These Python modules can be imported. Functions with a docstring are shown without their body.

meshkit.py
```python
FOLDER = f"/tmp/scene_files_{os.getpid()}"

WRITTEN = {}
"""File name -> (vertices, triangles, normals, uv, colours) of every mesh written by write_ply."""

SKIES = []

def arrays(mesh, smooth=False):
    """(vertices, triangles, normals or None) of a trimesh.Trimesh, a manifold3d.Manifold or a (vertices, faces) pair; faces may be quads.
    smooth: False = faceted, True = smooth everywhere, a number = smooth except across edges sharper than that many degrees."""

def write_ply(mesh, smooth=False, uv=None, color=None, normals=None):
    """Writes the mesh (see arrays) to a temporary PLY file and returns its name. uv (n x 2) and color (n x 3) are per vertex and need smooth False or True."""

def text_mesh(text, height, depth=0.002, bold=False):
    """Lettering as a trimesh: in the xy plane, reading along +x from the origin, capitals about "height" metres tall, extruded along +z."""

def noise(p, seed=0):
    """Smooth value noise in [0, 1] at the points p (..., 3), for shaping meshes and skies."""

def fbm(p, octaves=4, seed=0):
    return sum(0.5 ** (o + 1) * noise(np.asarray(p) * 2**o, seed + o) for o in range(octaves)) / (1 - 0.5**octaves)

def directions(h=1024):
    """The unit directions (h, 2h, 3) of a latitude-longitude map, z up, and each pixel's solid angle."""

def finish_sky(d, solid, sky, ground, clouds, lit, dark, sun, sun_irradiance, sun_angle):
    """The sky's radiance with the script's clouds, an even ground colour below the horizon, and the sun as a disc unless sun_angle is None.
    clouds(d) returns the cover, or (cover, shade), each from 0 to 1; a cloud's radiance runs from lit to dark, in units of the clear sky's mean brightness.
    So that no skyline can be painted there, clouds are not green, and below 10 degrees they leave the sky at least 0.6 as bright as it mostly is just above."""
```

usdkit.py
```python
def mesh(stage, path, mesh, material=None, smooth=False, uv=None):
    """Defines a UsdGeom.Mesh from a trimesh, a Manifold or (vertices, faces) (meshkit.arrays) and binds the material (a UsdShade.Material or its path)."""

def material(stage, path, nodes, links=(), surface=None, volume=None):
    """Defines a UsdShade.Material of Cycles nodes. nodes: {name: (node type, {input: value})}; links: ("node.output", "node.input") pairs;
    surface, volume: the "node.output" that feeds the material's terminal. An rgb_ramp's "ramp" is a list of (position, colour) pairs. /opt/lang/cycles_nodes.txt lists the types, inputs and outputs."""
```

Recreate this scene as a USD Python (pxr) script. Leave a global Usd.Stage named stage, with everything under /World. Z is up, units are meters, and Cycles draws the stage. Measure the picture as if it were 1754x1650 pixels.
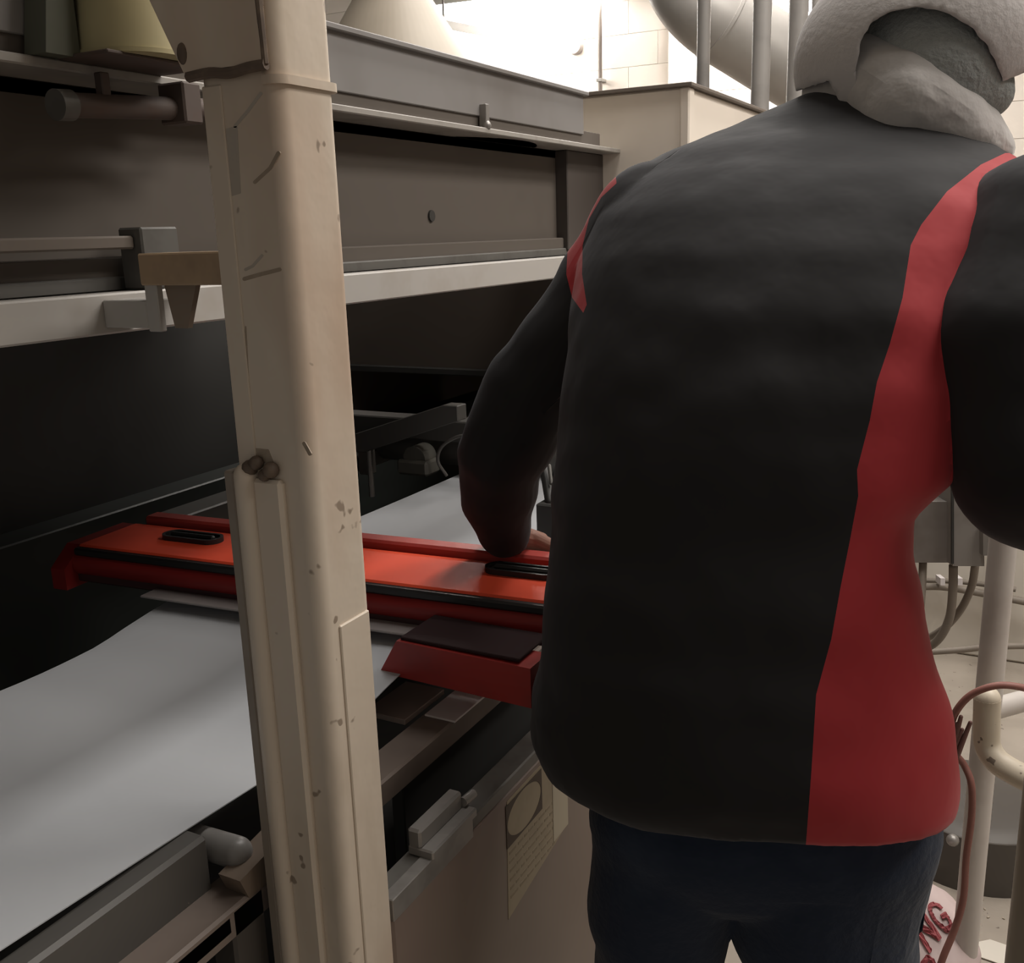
import math
import numpy as np, trimesh, shapely, shapely.affinity, manifold3d as m3
from manifold3d import Manifold
from pxr import Usd, UsdGeom, UsdLux, Gf, Sdf, UsdShade
import usdkit, meshkit

stage = Usd.Stage.CreateInMemory()
UsdGeom.SetStageUpAxis(stage, 'Z'); UsdGeom.SetStageMetersPerUnit(stage, 1.0)
world = UsdGeom.Xform.Define(stage, '/World'); stage.SetDefaultPrim(world.GetPrim())
UsdGeom.Scope.Define(stage, '/World/Looks')

# ------------------------------------------------------------------ camera
W, H, F = 1754, 1650, 1700.0
EYE = np.array([0, 0, 1.5])
yaw, pitch, roll = np.radians([28.0, -14.0, 1.8])
FW = np.array([-math.sin(yaw) * math.cos(pitch), math.cos(yaw) * math.cos(pitch), math.sin(pitch)])
_r = np.cross(FW, [0, 0, 1]); _r /= np.linalg.norm(_r); _u = np.cross(_r, FW)
RT = _r * math.cos(roll) - _u * math.sin(roll)
UP = _r * math.sin(roll) + _u * math.cos(roll)
cam = UsdGeom.Camera.Define(stage, '/World/camera')
cam.CreateHorizontalApertureAttr(36.0); cam.CreateVerticalApertureAttr(36.0 * H / W)
cam.CreateFocalLengthAttr(36.0 * F / W); cam.CreateClippingRangeAttr(Gf.Vec2f(0.05, 100))
cam.CreateExposureAttr(0.0)
mtx = np.eye(4); mtx[0, :3], mtx[1, :3], mtx[2, :3], mtx[3, :3] = RT, UP, -FW, EYE
cam.AddTransformOp().Set(Gf.Matrix4d(*mtx.flatten().tolist()))

# ------------------------------------------------------------------ light
dome = UsdLux.DomeLight.Define(stage, '/World/ambient_light')
dome.CreateIntensityAttr(0.06); dome.CreateColorAttr(Gf.Vec3f(1.0, 0.95, 0.88))
def rect_light(name, pos, target, w, h, power, color):
    l = UsdLux.RectLight.Define(stage, '/World/' + name)
    l.CreateWidthAttr(w); l.CreateHeightAttr(h); l.CreateIntensityAttr(power); l.CreateColorAttr(Gf.Vec3f(*color))
    p, t = np.array(pos, float), np.array(target, float)
    z = p - t; z /= np.linalg.norm(z)
    x = np.cross([0, 1, 0.001], z); x /= np.linalg.norm(x); y = np.cross(z, x)
    m = np.eye(4); m[0, :3], m[1, :3], m[2, :3], m[3, :3] = x, y, z, p
    l.AddTransformOp().Set(Gf.Matrix4d(*m.flatten().tolist()))
rect_light('machine_row_light', (-0.42, 2.5, 3.3), (-0.42, 2.5, 0), 0.35, 2.6, 14, (1.0, 0.96, 0.91))
rect_light('aisle_light', (0.95, 2.6, 3.4), (0.5, 2.3, 0.8), 0.4, 2.2, 22, (1.0, 0.94, 0.87))
rect_light('right_aisle_light', (2.0, 1.5, 3.6), (0.2, 1.2, 1.0), 0.4, 1.6, 15, (1.0, 0.94, 0.87))
rect_light('far_aisle_light', (-1.2, 4.7, 3.4), (-1.2, 4.7, 0), 0.4, 1.6, 34, (1.0, 0.94, 0.88))

# ------------------------------------------------------------------ helpers
used = {}
def numbered(path):
    n = used.get(path, 0); used[path] = n + 1
    return path if n == 0 else f'{path}_{n:03d}'
def tag(prim, label=None, cat=None, group=None, kind=None):
    for k, v in (('label', label), ('category', cat), ('group', group), ('kind', kind)):
        if v: prim.SetCustomDataByKey(k, v)
def verts(mesh):
    if hasattr(mesh, 'to_mesh'):
        g = mesh.to_mesh(); return np.array(g.vert_properties[:, :3], float), np.array(g.tri_verts)
    return np.array(mesh.vertices, float), np.array(mesh.faces)
class Thing:
    """An Xform at the base of a thing; its parts are given in world coordinates."""
    def __init__(self, name, label=None, cat=None, loc=(0, 0, 0), group=None, kind=None):
        self.path = numbered('/World/' + name); self.loc = np.array(loc, float)
        x = UsdGeom.Xform.Define(stage, self.path); x.AddTranslateOp().Set(Gf.Vec3d(*map(float, loc)))
        tag(x.GetPrim(), label, cat, group, kind)
    def part(self, name, mesh, mat, smooth=35, under=None, label=None, kind=None):
        v, f = verts(mesh)
        p = numbered((under or self.path) + '/' + name)
        m = usdkit.mesh(stage, p, (v - self.loc, f), mat, smooth)
        tag(m.GetPrim(), label, kind=kind)
        return p
def single(name, mesh, mat, label=None, cat=None, smooth=35, group=None, kind=None):
    v, f = verts(mesh); c = np.array([(v[:, 0].min() + v[:, 0].max()) / 2, (v[:, 1].min() + v[:, 1].max()) / 2, v[:, 2].min()])
    m = usdkit.mesh(stage, numbered('/World/' + name), (v - c, f), mat, smooth)
    m.AddTranslateOp().Set(Gf.Vec3d(*map(float, c)))
    tag(m.GetPrim(), label, cat, group, kind)
    return str(m.GetPath())

def box(x0, x1, y0, y1, z0, z1, b=0.002):
    """A box with chamfered edges."""
    b = min(b, 0.45 * min(x1 - x0, y1 - y0, z1 - z0))
    c, s = np.array([(x0 + x1) / 2, (y0 + y1) / 2, (z0 + z1) / 2]), np.array([x1 - x0, y1 - y0, z1 - z0])
    pts = []
    for k in range(3):
        e = s / 2 - b; e = e.copy(); e[k] = s[k] / 2
        pts += [c + e * np.array(q) for q in np.ndindex(2, 2, 2) for q in [np.array(q) * 2 - 1]]
    return Manifold.hull_points(np.array(pts))
def slab(poly, axis, a, b):
    """An outline given in the two other axes (in xyz order), from a to b along axis."""
    m = trimesh.creation.extrude_polygon(shapely.Polygon(poly), b - a, engine='earcut')
    v = np.array(m.vertices); v[:, 2] += a
    k = 'xyz'.index(axis); o = [i for i in range(3) if i != k]
    out = np.zeros_like(v); out[:, o[0]], out[:, o[1]], out[:, k] = v[:, 0], v[:, 1], v[:, 2]
    f = np.array(m.faces); 
    if axis == 'y': f = f[:, ::-1]
    return trimesh.Trimesh(out, f, process=False)
def ball(c, r, n=20):
    return Manifold.sphere(r, n).translate(list(map(float, c)))
def bone(p, q, rp, rq, n=20):
    return Manifold.batch_hull([ball(p, rp, n), ball(q, rq, n)])
def chain(pts, n=20):
    return [bone(a[0], b[0], a[1], b[1], n) for a, b in zip(pts[:-1], pts[1:])]
def union(ms): return Manifold.batch_boolean(list(ms), m3.OpType.Add)
def soft(m, edge, it=12, lamb=.5, nu=.53):
    m = m.refine_to_length(edge); v, f = verts(m)
    t = trimesh.Trimesh(v, f, process=True)
    trimesh.smoothing.filter_taubin(t, lamb=lamb, nu=nu, iterations=it)
    return t
def to_manifold(t):
    t = trimesh.Trimesh(np.array(t.vertices), np.array(t.faces)); t.merge_vertices()
    return Manifold(m3.Mesh(np.asarray(t.vertices, np.float32), np.asarray(t.faces, np.uint32)))
def spline(pts, n=10):
    p = np.array(pts, float); p = np.vstack([2 * p[0] - p[1], p, 2 * p[-1] - p[-2]]); out = []
    for i in range(1, len(p) - 2):
        a, b, c, d = p[i - 1:i + 3]
        for t in np.arange(n) / n:
            out.append(.5 * (2 * b + (c - a) * t + (2 * a - 5 * b + 4 * c - d) * t * t + (3 * b - a - 3 * c + d) * t ** 3))
    return np.array(out + [p[-2]])
def tube(pts, r, sides=16, smooth=0):
    p = spline(pts, smooth) if smooth else np.array(pts, float)
    t = np.gradient(p, axis=0); t /= np.linalg.norm(t, axis=1, keepdims=True)
    a = np.cross(t[0], [0, 0, 1.0] if abs(t[0][2]) < .9 else [1.0, 0, 0]); a /= np.linalg.norm(a); rings = []
    r = np.broadcast_to(r, (len(p),)); ang = np.arange(sides) * 2 * math.pi / sides
    for i in range(len(p)):
        a = a - t[i] * (a @ t[i]); a /= np.linalg.norm(a); b = np.cross(t[i], a)
        rings.append(p[i] + r[i] * (np.cos(ang)[:, None] * a + np.sin(ang)[:, None] * b))
    return loft(rings)
def loft(rings):
    n, k = len(rings), len(rings[0]); v = np.vstack(rings + [np.mean(rings[0], 0)[None], np.mean(rings[-1], 0)[None]])
    f = []
    for i in range(n - 1):
        for j in range(k):
            a, b, c, d = i * k + j, i * k + (j + 1) % k, (i + 1) * k + (j + 1) % k, (i + 1) * k + j
            f += [[a, b, c], [a, c, d]]
    for j in range(k):
        f += [[n * k, (j + 1) % k, j], [n * k + 1, (n - 1) * k + j, (n - 1) * k + (j + 1) % k]]
    return trimesh.Trimesh(v, np.array(f), process=False)
def cyl(p, q, r, sides=24): return tube([p, q], r, sides)
def cone(p, q, rp, rq, sides=40): return tube([p, q], [rp, rq], sides)
def join(ms):
    ms = [trimesh.Trimesh(*verts(m), process=False) for m in ms]
    return trimesh.util.concatenate(ms)
def turned(mesh, deg, about, axis=(0, 0, 1)):
    v, f = verts(mesh); R_ = trimesh.transformations.rotation_matrix(math.radians(deg), axis, about)
    return trimesh.Trimesh(v @ R_[:3, :3].T + R_[:3, 3], f, process=False)
def ray(px, py):
    d = FW + RT * (px - W / 2) / F - UP * (py - H / 2) / F
    return d / np.linalg.norm(d)
def at(px, py, dist):
    """The point seen at px, py, at the given level distance from the lens."""
    d = ray(px, py); return EYE + d * dist / math.hypot(d[0], d[1])
def on(px, py, axis, val):
    d = ray(px, py); i = 'xyz'.index(axis); return EYE + d * (val - EYE[i]) / d[i]

# ------------------------------------------------------------------ materials
def lin(*c):
    c = np.array(c, float) / 255; return tuple(np.where(c < .04045, c / 12.92, ((c + .055) / 1.055) ** 2.4))
def M(name, color, rough=.5, dirt=None, dirt_scale=6, dirt_lo=.5, dirt_hi=.75, spots=None, spot_scale=30, spot_at=.7, stretch=(1, 1, 1), metal=0, bump=0, bump_scale=40, sheen=0, spec=.5, sheen_tint=(1, 1, 1), stain=None, stain_scale=5, stain_at=.55, stain_stretch=(1, 1, 1), detail=4):
    n = {'g': ('geometry', {}), 'p': ('principled_bsdf', {'roughness': rough, 'metallic': metal, 'specular_ior_level': spec, 'sheen_weight': sheen, 'sheen_tint': sheen_tint, 'base_color': color})}
    l = []; last = None
    def layer(tagname, col, scale, lo, hi, st, amount=1.0, det=4):
        nonlocal last
        n[tagname + 'm'] = ('mapping', {'scale': st}); n[tagname + 'n'] = ('noise_texture', {'scale': scale, 'detail': det, 'roughness': .6})
        n[tagname + 'r'] = ('map_range', {'from_min': lo, 'from_max': hi, 'to_min': 0., 'to_max': amount, 'clamp': True})
        n[tagname + 'x'] = ('mix_color', {'a': color, 'b': col})
        l.extend([('g.position', tagname + 'm.vector'), (tagname + 'm.vector', tagname + 'n.vector'), (tagname + 'n.fac', tagname + 'r.value'), (tagname + 'r.result', tagname + 'x.fac')])
        if last: l.append((last, tagname + 'x.a'))
        last = tagname + 'x.result'
    if dirt: layer('d', dirt, dirt_scale, dirt_lo, dirt_hi, stretch, .8, detail)
    if stain: layer('t', stain, stain_scale, stain_at, stain_at + .12, stain_stretch, .75, 3)
    if spots: layer('s', spots, spot_scale, spot_at, spot_at + .03, (1, 1, 1), .9, 2)
    if last: l.append((last, 'p.base_color'))
    if bump:
        n['bn'] = ('noise_texture', {'scale': bump_scale, 'detail': 3}); n['b'] = ('bump', {'strength': bump, 'distance': .01})
        l += [('g.position', 'bn.vector'), ('bn.fac', 'b.height'), ('b.normal', 'p.normal')]
    return usdkit.material(stage, '/World/Looks/' + name, n, l, surface='p.BSDF')
def lamp_mat(name, color, strength):
    return usdkit.material(stage, '/World/Looks/' + name, {'e': ('emission', {'color': color, 'strength': strength})}, [], surface='e.emission')

cream = M('cream_paint', (.64, .555, .46), .45, dirt=(.40, .325, .235), dirt_scale=7, dirt_lo=.48, dirt_hi=.8, stretch=(1, 1, .35), spots=(.27, .21, .16), spot_scale=38, spot_at=.675, stain=(.50, .37, .28), stain_scale=4, stain_at=.54, stain_stretch=(1, 1, .4), bump=.12, bump_scale=25)
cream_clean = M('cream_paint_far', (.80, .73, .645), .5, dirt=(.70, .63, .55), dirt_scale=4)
weld = M('dark_weld', (.11, .078, .058), .6, dirt=(.2, .145, .10), dirt_scale=40)
white_rail = M('white_rail_paint', (.44, .42, .395), .5, dirt=(.36, .32, .28), dirt_scale=9)
tan_paint = M('tan_paint', (.42, .30, .19), .5, dirt=(.3, .21, .14), dirt_scale=20)
beam_grey = M('grey_beam_paint', (.22, .21, .205), .5, dirt=(.15, .135, .125), dirt_scale=3)
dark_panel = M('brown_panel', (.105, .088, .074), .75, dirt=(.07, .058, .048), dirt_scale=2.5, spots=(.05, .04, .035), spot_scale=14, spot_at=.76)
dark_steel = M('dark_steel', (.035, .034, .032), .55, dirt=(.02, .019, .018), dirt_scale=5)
mid_steel = M('worn_steel', (.13, .125, .115), .5, dirt=(.07, .063, .055), dirt_scale=14, metal=.2)
rust = M('rusty_steel', (.085, .062, .053), .7, dirt=(.09, .05, .035), dirt_scale=25)
bright_steel = M('bright_steel', (.30, .285, .27), .42, metal=.5, dirt=(.16, .15, .14), dirt_scale=12)
paper = M('web_paper', (.47, .485, .51), .7, spec=.2)
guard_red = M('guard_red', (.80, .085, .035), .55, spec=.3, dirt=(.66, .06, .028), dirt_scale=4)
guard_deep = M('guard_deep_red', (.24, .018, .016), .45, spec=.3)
black_plastic = M('black_plastic', (.012, .011, .011), .5)
panel_beige = M('beige_panel', (.205, .16, .13), .5, dirt=(.15, .117, .092), dirt_scale=2.0, stain=(.20, .14, .125), stain_scale=2.5, stain_at=.52)
label_paper = M('label_paper', (.33, .27, .185), .6, dirt=(.27, .22, .15), dirt_scale=20)
label_ink = M('label_ink', (.055, .035, .022), .6)
label_faint = M('label_faint_ink', (.24, .19, .125), .6)
tape = M('masking_tape', (.43, .375, .28), .6)
strip_white = M('white_label_strip', (.66, .62, .62), .5)
wall_paint = M('wall_paint', (.78, .715, .645), .7, dirt=(.72, .65, .58), dirt_scale=1.5, bump=.1, bump_scale=30)
joint = M('wall_joint', (.66, .585, .515), .8)
ceiling_m = M('ceiling_paint', (.55, .52, .48), .8)
concrete = M('concrete_floor', (.36, .315, .265), .65, dirt=(.24, .205, .17), dirt_scale=2.2, spots=(.15, .12, .10), spot_scale=45, spot_at=.68, bump=.1, bump_scale=60)
concrete_light = M('light_concrete', (.62, .575, .51), .8, dirt=(.52, .48, .42), dirt_scale=3)
galv = M('galvanised_duct', (.36, .345, .325), .45, metal=.3, dirt=(.3, .285, .27), dirt_scale=3)
pipe_grey = M('grey_pipe', (.27, .255, .24), .4, dirt=(.2, .19, .18), dirt_scale=8)
yellow = M('dull_yellow', (.42, .37, .21), .7, dirt=(.36, .31, .17), dirt_scale=6)
green_dark = M('dull_green', (.10, .105, .078), .6)
hood_cream = M('hood_cream', (.50, .44, .36), .5, dirt=(.42, .37, .30), dirt_scale=5)
jacket_black = M('jacket_black', (.0135, .013, .0138), .8, sheen=.11, sheen_tint=(.9, .92, 1), spec=.25, bump=.25, bump_scale=14)
jacket_red = M('jacket_red', (.40, .03, .038), .75, sheen=.15, spec=.25, bump=.25, bump_scale=14)
jean = M('navy_denim', (.017, .026, .048), .85, dirt=(.03, .043, .07), dirt_scale=9, sheen=.1, spec=.2, bump=.2, bump_scale=90)
cap_grey = M('cap_grey', (.56, .535, .53), .85, sheen=.2, spec=.2, bump=.15, bump_scale=120)
hood_grey = M('hood_grey', (.50, .48, .47), .9, sheen=.3, spec=.2, dirt=(.42, .40, .385), dirt_scale=12, bump=.3, bump_scale=40)
hair_m = M('hair_grey', (.33, .35, .345), .8, dirt=(.28, .30, .30), dirt_scale=60, spec=.2, bump=.4, bump_scale=160)
skin = M('skin', (.33, .18, .14), .55, spec=.3)
eye_white = M('eye_white', (.6, .57, .54), .3)
shoe_m = M('shoe_leather', (.03, .025, .02), .5)
hose_m = M('red_rubber', (.27, .115, .095), .55, dirt=(.2, .085, .07), dirt_scale=20)
cable_m = M('grey_cable', (.20, .17, .14), .6)
rail_white = M('rail_white', (.60, .56, .53), .45, dirt=(.48, .43, .40), dirt_scale=7)
rail_cream = M('rail_cream', (.64, .57, .46), .45, spots=(.2, .16, .13), spot_scale=45, spot_at=.655)
post_olive = M('post_cream_olive', (.34, .30, .235), .5, dirt=(.27, .235, .175), dirt_scale=6)
box_grey = M('box_grey', (.23, .21, .195), .5, dirt=(.16, .135, .12), dirt_scale=7, metal=.2)
bag_m = M('white_sack', (.58, .47, .46), .7, dirt=(.5, .4, .39), dirt_scale=12)
ink_red = M('sack_red_ink', (.33, .07, .08), .7)
scrap_m = M('paper_scrap', (.66, .62, .55), .8)
tube_light = lamp_mat('lamp_tube', (1.0, .96, .9), 55.0)
lamp_white = M('lamp_housing', (.75, .74, .72), .4)

# ------------------------------------------------------------------ setting
single('floor', box(-6, 4.5, -3, 6.7, -.1, 0, .001), concrete, 'stained grey concrete factory floor', kind='structure', smooth=False)
wb = Thing('wall_back', 'cream painted block wall at the far end', kind='structure', loc=(0, 6.5, 0))
wb.part('backing', box(-6, 4.5, 6.506, 6.7, 0, 4, .001), joint, False)
bw, bh = .4, .2
for j in range(11):
    for i in range(17):
        x = -5.3 + i * bw + (bw / 2 if j % 2 else 0); z = 1.53 + j * bh
        wb.part('block', box(x + .0008, x + bw - .0008, 6.494 + .0015 * ((i * 7 + j * 3) % 3) / 3, 6.52, z + .0008, z + bh - .0008, .0018), wall_paint, False)
wb.part('lower_render', box(-6, 4.5, 6.49, 6.52, 0, 1.527, .003), wall_paint, False)
wb.part('pilaster', box(-2.20, -2.06, 6.40, 6.52, 0, 4, .006), wall_paint)
single('wall_right', box(4.3, 4.5, -3, 6.5, 0, 4, .001), wall_paint, 'cream painted wall beyond the aisle', kind='structure', smooth=False)
single('ceiling', box(-6, 4.5, -3, 6.7, 3.9, 4.0, .001), ceiling_m, 'plain painted ceiling over the machine hall', kind='structure', smooth=False)

# ------------------------------------------------------------------ foreground post
X0, X1, Y0, Y1 = -.626, -.541, .650, .726
t = Thing('steel_post', 'tall chipped cream painted steel post standing nearest, at left of the worker', 'post', ((X0 + X1) / 2, (Y0 + Y1) / 2, 0))
cs = m3.CrossSection.square([X1 - X0 - .028, Y1 - Y0 - .028]).translate([X0 + .014, Y0 + .014]).offset(.014, m3.JoinType.Round, 2, 24)
t.part('column', cs.extrude(2.9), cream, 40)
zw = 1.632
# upper section: a face plate with a slanting gusset to the left, welded over the column
t.part('gusset_plate', slab([(X0 - .006, zw + .003), (-.550, zw + .003), (-.550, 2.9), (-.78, 2.9), (-.78, 1.93)], 'y', Y0 - .007, Y0 + .006), cream, False)
wp = [(X0 - .004, Y0 - .004, zw), (-.605, Y0 - .005, zw + .001), (-.585, Y0 - .0045, zw - .001), (-.565, Y0 - .005, zw + .001), (-.548, Y0 - .004, zw + .002)]
b1 = t.part('weld_bead', tube(wp, .0045, 8, 4), weld)
t.part('weld_bead', tube([(-.549, Y0 - .004, zw + .002), (-.5495, Y0 - .005, 1.70), (-.549, Y0 - .004, 1.78), (-.549, Y0 - .004, 2.9)], .0030, 8, 6), weld)
q = on(312, 92, 'y', Y0 - .007)
t.part('weld_blob', Manifold.sphere(1, 16).scale([.0052, .003, .0085]).translate(list(map(float, q))), weld)
def scuff(pts, col):
    g = shapely.LineString(pts[:-1]).buffer(pts[-1], 6) if np.ndim(pts[-1]) == 0 else shapely.Polygon(pts).buffer(2)
    o = [on(x, y, 'y', Y0 - .0006) for x, y in g.exterior.coords[:-1]]
    t.part('scuff_mark', slab([(q[0], q[2]) for q in o], 'y', Y0 - .0002, Y0 + .001), col, False)
sm1 = M('scuff_grey', (.43, .38, .325), .5); sm2 = M('scuff_brown', (.33, .265, .20), .6, dirt=(.42, .34, .26), dirt_scale=60)
scuff([(388, 222), (404, 218), (410, 330), (396, 334)], sm1)
scuff([(402, 216), (424, 190), (446, 160), 3.0], sm1); scuff([(436, 312), (462, 288), (476, 262), 3.2], sm2); scuff([(418, 478), (446, 470), (478, 462), 3.4], sm2); scuff([(420, 462), (432, 456), (448, 438), 2.6], sm1)
scuff([(428, 790), (436, 770), (458, 772), (466, 792)], sm2); scuff([(520, 760), (530, 778), 3.0], sm2); scuff([(420, 560), (424, 640), (428, 720), 1.2], sm2)
t.part('collar', m3.CrossSection.square([X1 - X0 - .02, Y1 - Y0 - .02]).translate([X0 + .010, Y0 + .010]).offset(.0125, m3.JoinType.Round, 2, 24).extrude(.007).translate([0.0008, 0.0005, zw - .012]) - box(-.7, -.556, .5, .9, zw - .1, zw + .1, 0), cream)
t.part('seam_strip', box(X0 + .006, X0 + .0265, Y0 - .0016, Y0 + .01, 1.0, zw - .008, .001), cream)
t.part('side_plate', box(X1 - .004, X1 + .0022, Y0 + .022, Y1 - .009, .02, 1.158, .001), cream, label='cover plate whose top edge crosses the bright side')
# corner channel at the lower left
ch = union(chain([((X0 + .016, Y0 - .004, .02), .011), ((X0 + .016, Y0 - .004, 1.300), .011)], 24))
t.part('corner_rod', ch, cream, label='rounded cream rod welded up the lower corner')
t.part('corner_flange', box(X0 - .004, X0 + .008, Y0 - .012, Y0 + .02, .02, 1.304, .002), M('grimy_cream', (.27, .23, .19), .5, dirt=(.2, .16, .13), dirt_scale=9))
t.part('corner_flange', box(X0 + .024, X0 + .056, Y0 - .007, Y0 + .004, .02, 1.298, .003), cream)
t.part('chipped_weld', union([ball((X0 + .022 + .008 * k, Y0 - .005, 1.307 + .006 * math.sin(2.1 * k)), .0075 - .0008 * (k % 3), 12) for k in range(4)]), weld)
t.part('foot_plate', box(X0 - .06, X1 + .02, Y0 - .06, Y1 + .06, 0, .015, .002), cream)

# ------------------------------------------------------------------ upper beam of the oven
XB = -.80
t = Thing('channel_beam', 'grey steel channel beam running along the top of the oven', 'beam', (XB, .9, 1.64))
t.part('web_plate', box(XB - .02, XB - .008, -.4, 1.86, 1.682, 1.757, .001), beam_grey)
t.part('top_flange', box(XB - .10, XB, -.4, 1.87, 1.752, 1.760, .0015), beam_grey)
t.part('groove_plate', box(XB - .03, XB - .012, -.4, 1.95, 1.664, 1.690, .001), dark_panel)
t.part('bottom_lip', box(XB - .10, XB + .004, -.4, 2.06, 1.655, 1.664, .0015), M('worn_lip', (.33, .31, .285), .42, dirt=(.22, .2, .18), dirt_scale=20))
p = on(833, 205, 'x', XB)
t.part('lug', union([box(XB - .01, XB + .003, p[1] - .006, p[1] + .006, 1.662, 1.700, .001), ball((XB, p[1], 1.668), .008, 12)]), bright_steel)
# dark oven side below it
t = Thing('oven_side_panel', 'dark brown sheet metal side of the oven under the grey beam', 'oven panel', (XB - .07, .9, 1.0))
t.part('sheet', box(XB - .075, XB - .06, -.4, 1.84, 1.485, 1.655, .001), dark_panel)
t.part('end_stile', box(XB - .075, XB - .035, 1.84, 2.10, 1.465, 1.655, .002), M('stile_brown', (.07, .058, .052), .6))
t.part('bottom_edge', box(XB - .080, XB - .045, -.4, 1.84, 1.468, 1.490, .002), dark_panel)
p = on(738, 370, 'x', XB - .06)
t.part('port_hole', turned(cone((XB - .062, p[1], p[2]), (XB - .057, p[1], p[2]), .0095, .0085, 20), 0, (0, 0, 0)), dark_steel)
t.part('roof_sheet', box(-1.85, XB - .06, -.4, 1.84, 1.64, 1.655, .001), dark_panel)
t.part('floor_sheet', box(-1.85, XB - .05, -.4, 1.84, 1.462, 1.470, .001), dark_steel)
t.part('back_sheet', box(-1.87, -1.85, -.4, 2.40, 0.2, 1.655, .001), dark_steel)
# tube under the lip at left
t = Thing('rusted_tube', 'short rusty tube with bright end under the beam lip, at upper left', 'tube', (-.79, .68, 1.61))
t.part('barrel', cyl((-.785, .655, 1.624), (-.785, .84, 1.636), .011), rust)
t.part('end_cap', cyl((-.785, .640, 1.623), (-.785, .656, 1.624), .0135), mid_steel)
t.part('clamp', box(-.800, -.765, .775, .800, 1.617, 1.656, .002), rust)
t.part('hanger', box(-.790, -.780, .69, .70, 1.63, 1.656, .001), rust)

# white rail with brackets
t = Thing('white_rail', 'long white painted rail running along the oven below the dark panel', 'rail', (XB, .9, 1.416))
t.part('bar', box(XB - .03, XB, -.4, 1.9, 1.417, 1.456, .002), white_rail)
p = on(205, 543, 'x', XB)
g = meshkit.text_mesh('5', .012, .0006)
v = np.array(g.vertices); v -= [.004, .006, 0]
v = np.stack([np.full(len(v), XB) + v[:, 2], p[1] + v[:, 0] * .9, p[2] + v[:, 1]], 1)
t.part('painted_number', trimesh.Trimesh(v, np.array(g.faces), process=False), M('faded_ink', (.13, .11, .10), .7), False)
t.part('inner_ledge', box(XB - .09, XB - .03, -.4, 1.9, 1.440, 1.447, .001), dark_steel)
t.part('top_rod', box(XB - .055, XB - .04, -.4, 1.9, 1.455, 1.470, .002), mid_steel)
t = Thing('stub_bracket', 'tan bracket with tapered gusset joining the near post to the white rail', 'bracket', (-.69, .68, 1.42))
t.part('arm', box(-.742, X0 + .001, .672, .716, 1.464, 1.493, .0015), tan_paint)
t.part('gusset', slab([(-.724, 1.464), (-.684, 1.464), (-.700, 1.424), (-.716, 1.424)], 'y', .684, .690), M('gusset_brown', (.24, .185, .14), .55), False)
t.part('strap', box(-.742, -.726, .676, .684, 1.421, 1.465, .001), white_rail)
t.part('rail_pad', box(-.80, -.742, .676, .712, 1.424, 1.450, .001), white_rail)
t = Thing('rail_block', 'small grey block standing on the white rail behind the tan bracket', 'block', (-.82, .75, 1.456))
t.part('block', box(-.835, XB - .002, .735, .785, 1.4565, 1.518, .002), mid_steel)
t.part('arm', box(-.83, -.812, .50, .735, 1.497, 1.510, .002), M('arm_brown', (.15, .125, .105), .5))

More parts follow.
